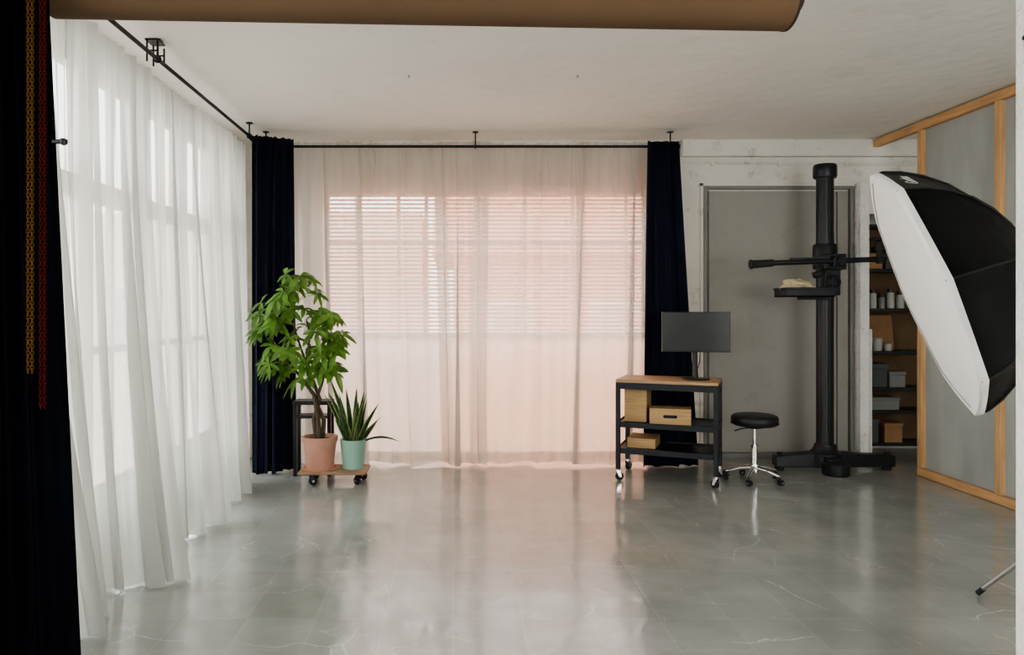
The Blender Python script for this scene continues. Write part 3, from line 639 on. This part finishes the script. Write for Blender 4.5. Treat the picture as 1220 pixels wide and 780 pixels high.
t=thing('cardboard_sheet','orange brown cardboard sheet leaning on the shelf below the jars','cardboard',(4.36,7.66+dY,1.052)); t.rotation_euler=(math.radians(-9),0,0)
MB().bx(-.20,.19,0,.012,.002,.36).build('sheet',M['card'],t,bevel=.001)
m=MB(); m.lathe([(0,.001),(.045,.001),(.05,.12),(.042,.13),(0,.13)],(4.32,7.57+dY,1.05),24); tag(m.build('paper_cup',M['tub']),'white round tub in front of the cardboard sheet','tub')
m=MB(); m.lathe([(0,.001),(.035,.001),(.035,.07),(0,.07)],(4.43,7.57+dY,1.05),24); tag(m.build('tape_roll',M['tub']),'small white roll beside the white tub','tape roll')
sbox(4.27,7.66,.68,(.26,.28,.24),M['greybox'],'dark grey lidded bin on the middle shelf')
sbox(4.50,7.66,.68,(.16,.28,.16),M['jar'],'small light grey box beside the dark bin')
sbox(4.22,7.66,.12,(.18,.28,.24),M['greybox'],'dark grey bin on the lowest shelf')
sbox(4.46,7.66,.12,(.18,.24,.2),M['card'],'small brown box on the lowest shelf')
sbox(4.34,7.66,.45,(.36,.28,.13),M['jar'],'flat mid grey case on the second lowest shelf')
sbox(4.25,7.66,1.88,(.2,.28,.16),M['card'],'brown box on the shelf above the jars')
sbox(4.47,7.66,1.88,(.18,.28,.24),M['greybox'],'dark grey box on the shelf above the jars')
# ================================================================= SOFTBOX
Cn=Vector((2.30,3.7,1.575)); nn=Vector((-.860,.376,-.345)).normalized(); vv=Vector((.532,.847,0))
e1=nn.cross(vv).normalized()
if e1.z<0: e1=-e1
e2=nn.cross(e1).normalized(); RR=.625
sb=thing('softbox','large octagonal softbox with white diffuser and black shell, tilted, at right','softbox',Cn)
SUB=5
def ring(r,dp,scal=0.0):
    o=[]
    for k in range(8*SUB):
        a=k*PI/4/SUB; fr_=(k%SUB)/SUB
        rp=r*math.cos(PI/8)/math.cos(fr_*PI/4-PI/8)*(1-scal*math.sin(PI*fr_))
        o.append(-nn*dp+(e1*math.cos(a)+e2*math.sin(a))*rp)
    return o
NR=8*SUB
def strip(i,j=None):
    j=i+1 if j is None else j
    return [(i*NR+k,i*NR+(k+1)%NR,j*NR+(k+1)%NR,j*NR+k) for k in range(NR)]
prof=[(RR,0,-.02),(RR*.99,.05,.0),(RR*.94,.12,.02),(RR*.85,.20,.04),(RR*.72,.28,.05),(RR*.55,.35,.05),(RR*.36,.405,.04),(RR*.2,.44,.02),(.09,.46,0)]
m=MB(); vs=[];fs=[]
for r,dp,sc in prof: vs+=ring(r,dp,sc)
for i in range(len(prof)-1): fs+=strip(i)
m.add(vs,fs); shell=m.build('shell',M['sbblack'],sb)
m=MB(); m.add(ring(RR-.035,-.012,-.03)+ring(RR+.004,-.010,-.034)+ring(RR+.008,.004,-.034)+ring(RR+.006,.03,-.012),strip(0)+strip(1)+strip(2)); m.build('rim',M['sbwhite'],sb)
m=MB(); vs=[]
prr=[(RR-.03,-.008,-.03),(RR*.7,-.026,-.02),(RR*.35,-.036,0)]
for r,dp,sc in prr: vs+=ring(r,dp,sc)
vs.append(nn*.038)
fs=strip(0)+strip(1)+[(2*NR+k,2*NR+(k+1)%NR,3*NR) for k in range(NR)]
m.add(vs,fs); m.build('diffuser',M['sbwhite'],sb)
for k in range(8):
    u=e1*math.cos(k*PI/4)+e2*math.sin(k*PI/4)
    MB().tube([(-nn*dp)+u*(r+.003) for r,dp,_ in prof],.0055,6).build('rib',M['rubber'],sb)
m=MB(); m.cyl(-nn*.44,-nn*.49,.10,seg=32); m.build('speed_ring',M['steel'],sb)
best=None
A_,B_=ring(RR*.99,.05,.0),ring(RR*.92,.14,.02)
for k in range(8):
    i0,i1=k*SUB+1,(k*SUB+SUB-1)
    q=[A_[i0],A_[i1],B_[i0],B_[i1]]
    cc=(A_[k*SUB+2]+A_[k*SUB+3]+B_[k*SUB+2]+B_[k*SUB+3])/4; w_=cc+Cn; px=540+900*w_.x/w_.y; py=365-900*(w_.z-1.5)/w_.y
    dd=(px-1095)**2+(py-228)**2
    if best is None or dd<best[0]: best=(dd,k,q,cc)
_,k,q,cc=best
xa=(q[1]-q[0]).normalized(); out=(q[1]-q[0]).cross(q[2]-q[0]).normalized()
if out.dot(cc+nn*.2)<0: out=-out
ya=out.cross(xa)
tc_=bpy.data.curves.new('logo','FONT'); tc_.body='Godox'; tc_.size=.075; tc_.align_x='CENTER'; tc_.align_y='CENTER'; tc_.extrude=.0005
to=bpy.data.objects.new('tmp',tc_); C.objects.link(to); bpy.context.view_layer.update()
me=bpy.data.meshes.new_from_object(to.evaluated_get(bpy.context.evaluated_depsgraph_get())); bpy.data.objects.remove(to)
lo=bpy.data.objects.new('logo',me); C.objects.link(lo); me.materials.clear(); me.materials.append(M['white']); lo.parent=sb
lo.matrix_local=Matrix.Translation(cc+out*.008)@Matrix((xa,ya,out)).transposed().to_4x4()
bk=-nn
sp=Cn+bk*.49
sd=thing('studio_strobe','black studio strobe head behind the softbox','studio light',sp+bk*.002)
m=MB(); m.cyl((0,0,0),bk*.30,.065,seg=28); m.cyl(bk*.30,bk*.31,.06,seg=28); m.build('body',M['blackplastic'],sd)
hp=bk*.20
m=MB(); m.box(hp+Vector((0,0,-.085)),(.05,.05,.05)); m.cyl(hp+Vector((0,0,-.16)),hp+Vector((0,0,-.08)),.02,seg=14); m.build('mount',M['blackmetal'],sd)
pz=sp+hp
lsx,lsy,lsz=pz.x,pz.y,pz.z-.165
ls=thing('light_stand','silver tripod light stand whose leg shows beside the foreground pillar','light stand',(lsx,lsy,0))
m=MB(); m.cyl((0,0,.12),(0,0,.75),.017,seg=14); m.cyl((0,0,.75),(0,0,lsz),.013,seg=14); m.build('pole',M['steel'],ls)
MB().cyl((0,0,.50),(0,0,.56),.028,seg=16).build('collar',M['rubber'],ls)
MB().cyl((0,0,.72),(0,0,.78),.024,seg=16).build('collar',M['rubber'],ls)
tip=Vector((PX(1165,3.93),3.93,.012)); dirv=Vector((tip.x-lsx,tip.y-lsy,0)); rad=dirv.length; a0=math.atan2(dirv.y,dirv.x)
for k in range(3):
    a=a0+k*2*PI/3; t_=Vector((math.cos(a)*rad,math.sin(a)*rad,.014))
    m=MB(); m.cyl((math.cos(a)*.03,math.sin(a)*.03,.53),t_,.011,seg=12); lg=m.build('leg',M['steel'],ls)
    m=MB(); m.cyl(t_+Vector((0,0,-.003)),t_+(Vector((0,0,.53))-t_).normalized()*.04,.014,seg=12); m.build('foot_cap',M['rubber'],lg)
    MB().cyl((math.cos(a)*.02,math.sin(a)*.02,.16),t_*.5+Vector((0,0,.265)),.006,seg=8).build('brace',M['steel'],ls)
# ================================================================= PLANTS
dl=thing('plant_dolly','low wooden plant dolly on casters under the two pots','plant dolly',(-1.0,6.45,0))
MB().bx(-.295,.275,-.17,.17,.098,.122).build('board',M['dolly'],dl,bevel=.006)
for x,y,a in ((-.19,-.11,.4),(.2,-.10,2.4),(-.2,.11,1.1),(.21,.11,-.5)): caster(dl,(x,y,0),.098,.036,M['rubber'],M['blackmetal'],a)
def pot(par,r0,r1,h,m,lip=True):
    t=.012
    pr=[(0,0),(r0,0),(r1,h-.04)]+([(r1+.01,h-.04),(r1+.012,h)] if lip else [(r1+.004,h)])+[(r1-t,h),(r1-t-.006,h-.035),(0,h-.035)]
    MB().lathe(pr,(0,0,0),48).build('pot',m,par)
    MB().lathe([(0,h-.037),(r1-t-.008,h-.037),(r1-t-.008,h-.03),(0,h-.022)],(0,0,0),32).build('soil',M['soil'],par)
tx,ty,tz=-1.135,6.43,.123
tr=thing('potted_tree','leafy green potted tree in a terracotta pot by the corner','potted plant',(tx,ty,tz))
pot(tr,.112,.142,.275,M['terra'])
MB().lathe([(0,-.0005),(.15,-.0005),(.155,.012),(.14,.012),(.13,.004),(0,.004)],(0,0,0),40).build('saucer',M['terra'],tr)
rnd=random.Random(8)
def W(px,py,dy=0): v=P(px,py,ty+dy); return Vector((v.x-tx,dy,v.z-tz))
stems=[[W(378,530),W(374,500,.02),W(381,475,.0),W(372,450,.02),W(362,425,.0),W(352,395),W(347,365)],
       [W(384,530,.03),W(386,500,-.01),W(376,478,.03),W(384,455,.0),W(388,430,-.02),W(385,405)],
       [W(381,530,-.03),W(379,498,-.02),W(374,470,-.03),W(356,446,-.05),W(338,425,-.06),W(325,405,-.05)],
       [W(372,450,.02),W(365,425,.08),W(370,400,.1),W(365,380,.1)]]
m=MB()
for s in stems: m.tube(s,[.022,.02,.018,.013,.010,.008,.006][:len(s)] if len(s)>4 else [.011,.009,.007,.005],9)
m.build('trunk',M['bark'],tr)
fol=MB(); pet=MB()
def leaflet(base,d,up,L,w,dr=.3):
    d=d.normalized(); s=d.cross(up).normalized(); upn=s.cross(d)
    n_=8; vs=[]
    for i in range(n_+1):
        t=i/n_; ww=w*math.sin(PI*min(1,(t**1.15)*.97+.02))**.85*(1 if t<1 else 0)
        c=base+d*L*t-Vector((0,0,1))*L*dr*t*t
        vs+=[c-s*ww+upn*ww*.35,c,c+s*ww+upn*ww*.35]
    fs=[]
    for i in range(n_): a=i*3; fs+=[(a,a+1,a+4,a+3),(a+1,a+2,a+5,a+4)]
    fol.add(vs,fs)
targets=[]
blobs=[(350,345,22,14,6),(326,376,22,20,8),(362,365,24,22,8),(316,406,14,16,7),(350,405,28,22,9),(388,403,22,18,9),(362,432,26,14,9),(326,432,18,12,7),(401,414,12,14,6),(385,376,18,12,5),(350,452,18,8,5),(390,444,12,8,5)]
for bx_,by_,sx_,sy_,nb in blobs:
    for _ in range(nb):
        targets.append(W(bx_+rnd.uniform(-1,1)*sx_*.9,by_+rnd.uniform(-1,1)*sy_*.9-6,rnd.uniform(-.26,.2)))
nodes=[p for s in stems for p in s[3:]]+[p.lerp(q,.5) for s in stems for p,q in zip(s[3:],s[4:])]
for tg in targets:
    nd=min(nodes,key=lambda p:(p-tg).length+max(0,(p.z-tg.z+.05))*1.5)
    mid=nd.lerp(tg,.5)+Vector((0,0,.03)); pet.tube([nd,mid,tg],[.0035,.0028,.002],5)
    dirn=(tg-nd); dirn.z*=.4; dirn=(dirn.normalized()+Vector((0,-.35,.1))).normalized()
    nl=rnd.choice((5,5,6,7)); ax=Vector((dirn.x*.8+rnd.uniform(-.4,.4),dirn.y*.6-rnd.uniform(0,.9),1)).normalized()
    f=(dirn-ax*dirn.dot(ax)).normalized(); g=ax.cross(f); spin=rnd.uniform(-.4,.4); sc=rnd.uniform(.65,1.2)
    for k in range(nl):
        a=spin+(k-(nl-1)/2)*(5.2/nl); d=f*math.cos(a)+g*math.sin(a)+ax*rnd.uniform(-.25,.25)
        leaflet(tg,d,ax,sc*rnd.uniform(.105,.15),sc*rnd.uniform(.021,.030),rnd.uniform(.1,.55))
pet.build('petioles',M['stemg'],tr); fol.build('foliage',M['leaf'],tr,recalc=False)
sx,sy=-.855,6.46
sn=thing('snake_plant','snake plant with upright sword leaves in a mint green pot','potted plant',(sx,sy,.123))
pot(sn,.088,.108,.245,M['mint'],False)
rnd=random.Random(4); lv=MB()
def sword(base,dx,dyy,L,w,droop=0,tw=0):
    n_=9; rows=[]
    for i in range(n_+1):
        t=i/n_; c=base+Vector((dx*t*L*(.8+.3*t)*(1+droop*t),dyy*t*L,L*t*math.sqrt(max(.05,1-dx*dx))*(1-droop*.75*t)))
        ww=w*(.75+.5*t if t<.4 else .95*(1-((t-.4)/.6)**2.2)); a=tw+t*.7
        s=Vector((math.cos(a),math.sin(a),0)); n2=Vector((-math.sin(a),math.cos(a),0))
        rows.append([c-s*ww+n2*ww*.3,c-s*ww*.74+n2*ww*.1,c,c+s*ww*.74+n2*ww*.1,c+s*ww+n2*ww*.3])
    vs=[p for r in rows for p in r]
    for j,mi in ((0,1),(1,0),(2,0),(3,1)):
        lv.add([p for p in vs],[(i*5+j,i*5+j+1,(i+1)*5+j+1,(i+1)*5+j) for i in range(n_)],mi)
for i in range(28):
    a=rnd.uniform(0,2*PI); r=rnd.uniform(0,.07)
    base=Vector((math.cos(a)*r,math.sin(a)*r,.205))
    sword(base,math.cos(a)*rnd.uniform(.15,.65),math.sin(a)*rnd.uniform(.05,.3),rnd.uniform(.22,.50),rnd.uniform(.018,.029),0,rnd.uniform(-.9,.9))
sword(Vector((-.02,0,.205)),-.28,0,.58,.026,0,.1); sword(Vector((-.04,0,.205)),-.42,.05,.47,.024,0,.3)
n_=10; vs=[]
for i in range(n_+1):
    t=i/n_; c=Vector((.05+.36*t,-.02-.04*t,.205+.22*t-.20*t*t)); ww=.022*(.6+.6*t if t<.5 else .9*(1-((t-.5)/.5)**2))
    vs+=[c+Vector((0,-ww*.8,ww*.8)),c,c+Vector((0,ww*.8,-ww*.5))]
lv.add(vs,[(i*3+j,i*3+j+1,(i+1)*3+j+1,(i+1)*3+j) for i in range(n_) for j in (0,1)],0)
lv.build('leaves',[M['snake'],M['snake_edge']],sn)
ss=thing('side_stool','small black stand behind the potted tree','stool',(PX(376,6.84),6.76,0))
MB().bx(-.17,.17,-.10,.10,.63,.665).build('top',M['blackmetal'],ss,bevel=.005)
for x in (-.15,.15):
    for y in (-.08,.08): MB().bx(x-.016,x+.016,y-.016,y+.016,0,.63).build('leg',M['blackmetal'],ss,bevel=.002)
MB().bx(-.134,.134,-.09,.09,.51,.535).build('shelf',M['blackmetal'],ss,bevel=.003)
# ================================================================= OUTSIDE
struct(MB().bx(-40,40,8.4,60,-4.2,-4).bx(-40,-2.6,-20,8.4,-4.2,-4).build('ground',M['asphalt'],smooth=False))
bd=thing('brick_building','orange red building with tiled roof outside the back window','building',(2.6,15,-4))
MB().bx(-2.6,7.5,0,5,0,6.6).build('wall',M['orangewall'],bd,smooth=False)
m=MB(); m.add([(-3.0,-.5,6.5),(7.9,-.5,6.5),(7.9,2.6,8.9),(-3.0,2.6,8.9),(-3.0,5.5,6.5),(7.9,5.5,6.5)],[(0,1,2,3),(3,2,5,4),(0,3,4),(1,5,2),(0,4,5,1)]); m.build('roof',M['tile'],bd,smooth=False)
for x in (-1.9,.1,2.1,4.1):
    f=MB().bx(x,x+.9,-.05,.02,4.5,5.6).build('window',M['farwhite'],bd); MB().bx(x+.08,x+.82,-.06,-.045,4.58,5.52).build('pane',M['darkglass'],f)
bd=thing('pale_building','pale peach building outside the left part of the back window','building',(-4.9,17,-4))
MB().bx(-4,4.2,0,5,0,7.6).build('wall',M['palefac'],bd,smooth=False)
for x in (-3,-1,1):
    f=MB().bx(x,x+.8,-.05,.02,4.6,6.0).build('window',M['farwhite'],bd); MB().bx(x+.08,x+.72,-.06,-.045,4.68,5.92).build('pane',M['darkglass'],f)
# ================================================================= LIGHT
wd=bpy.data.worlds.new('sky'); bpy.context.scene.world=wd; wd.use_nodes=True; nt=wd.node_tree; nt.nodes.clear()
o=nt.nodes.new('ShaderNodeOutputWorld'); bg=nt.nodes.new('ShaderNodeBackground'); tc=nt.nodes.new('ShaderNodeTexCoord'); sxy=nt.nodes.new('ShaderNodeSeparateXYZ'); cr=nt.nodes.new('ShaderNodeValToRGB')
nt.links.new(tc.outputs['Generated'],sxy.inputs[0]); nt.links.new(sxy.outputs['Z'],cr.inputs[0]); nt.links.new(cr.outputs[0],bg.inputs[0]); nt.links.new(bg.outputs[0],o.inputs[0])
cr.color_ramp.elements[0].position=0; cr.color_ramp.elements[0].color=(1,.995,.94,1); cr.color_ramp.elements[1].position=1; cr.color_ramp.elements[1].color=(.90,.955,1,1)
bg.inputs[1].default_value=7.0
def portal(loc,rot,sx,sy):
    l=bpy.data.lights.new('window_portal','AREA'); l.shape='RECTANGLE'; l.size=sx; l.size_y=sy; l.cycles.is_portal=True
    o=bpy.data.objects.new('window_portal',l); C.objects.link(o); o.location=loc; o.rotation_euler=rot
portal((RX0-.17,(ly0+ly1)/2,(lz0+lz1)/2),(0,-PI/2,0),lz1-lz0,ly1-ly0)
portal((RX0-.17,(my0+my1)/2,(mz0+mz1)/2),(0,-PI/2,0),mz1-mz0,my1-my0)
portal(((bx0+bx1)/2,RY1+.17,(bz0+bz1)/2),(-PI/2,0,0),bx1-bx0,bz1-bz0)
portal(((fx0+fx1)/2,RY0-.17,(fz0+fz1)/2),(PI/2,0,0),fx1-fx0,fz1-fz0)
# ================================================================= CAMERA
cam=bpy.data.cameras.new('camera'); co=bpy.data.objects.new('camera',cam); C.objects.link(co)
co.location=(0,0,CZ); co.rotation_euler=(PI/2,0,0); cam.sensor_width=36; cam.lens=F/1220*36
cam.shift_x=70/1220; cam.shift_y=-25/1220; cam.clip_end=200
bpy.context.scene.camera=co
vs_=bpy.context.scene.view_settings
try: vs_.look='AgX - Medium High Contrast'
except Exception as ex: print('look',ex)
vs_.exposure=.40
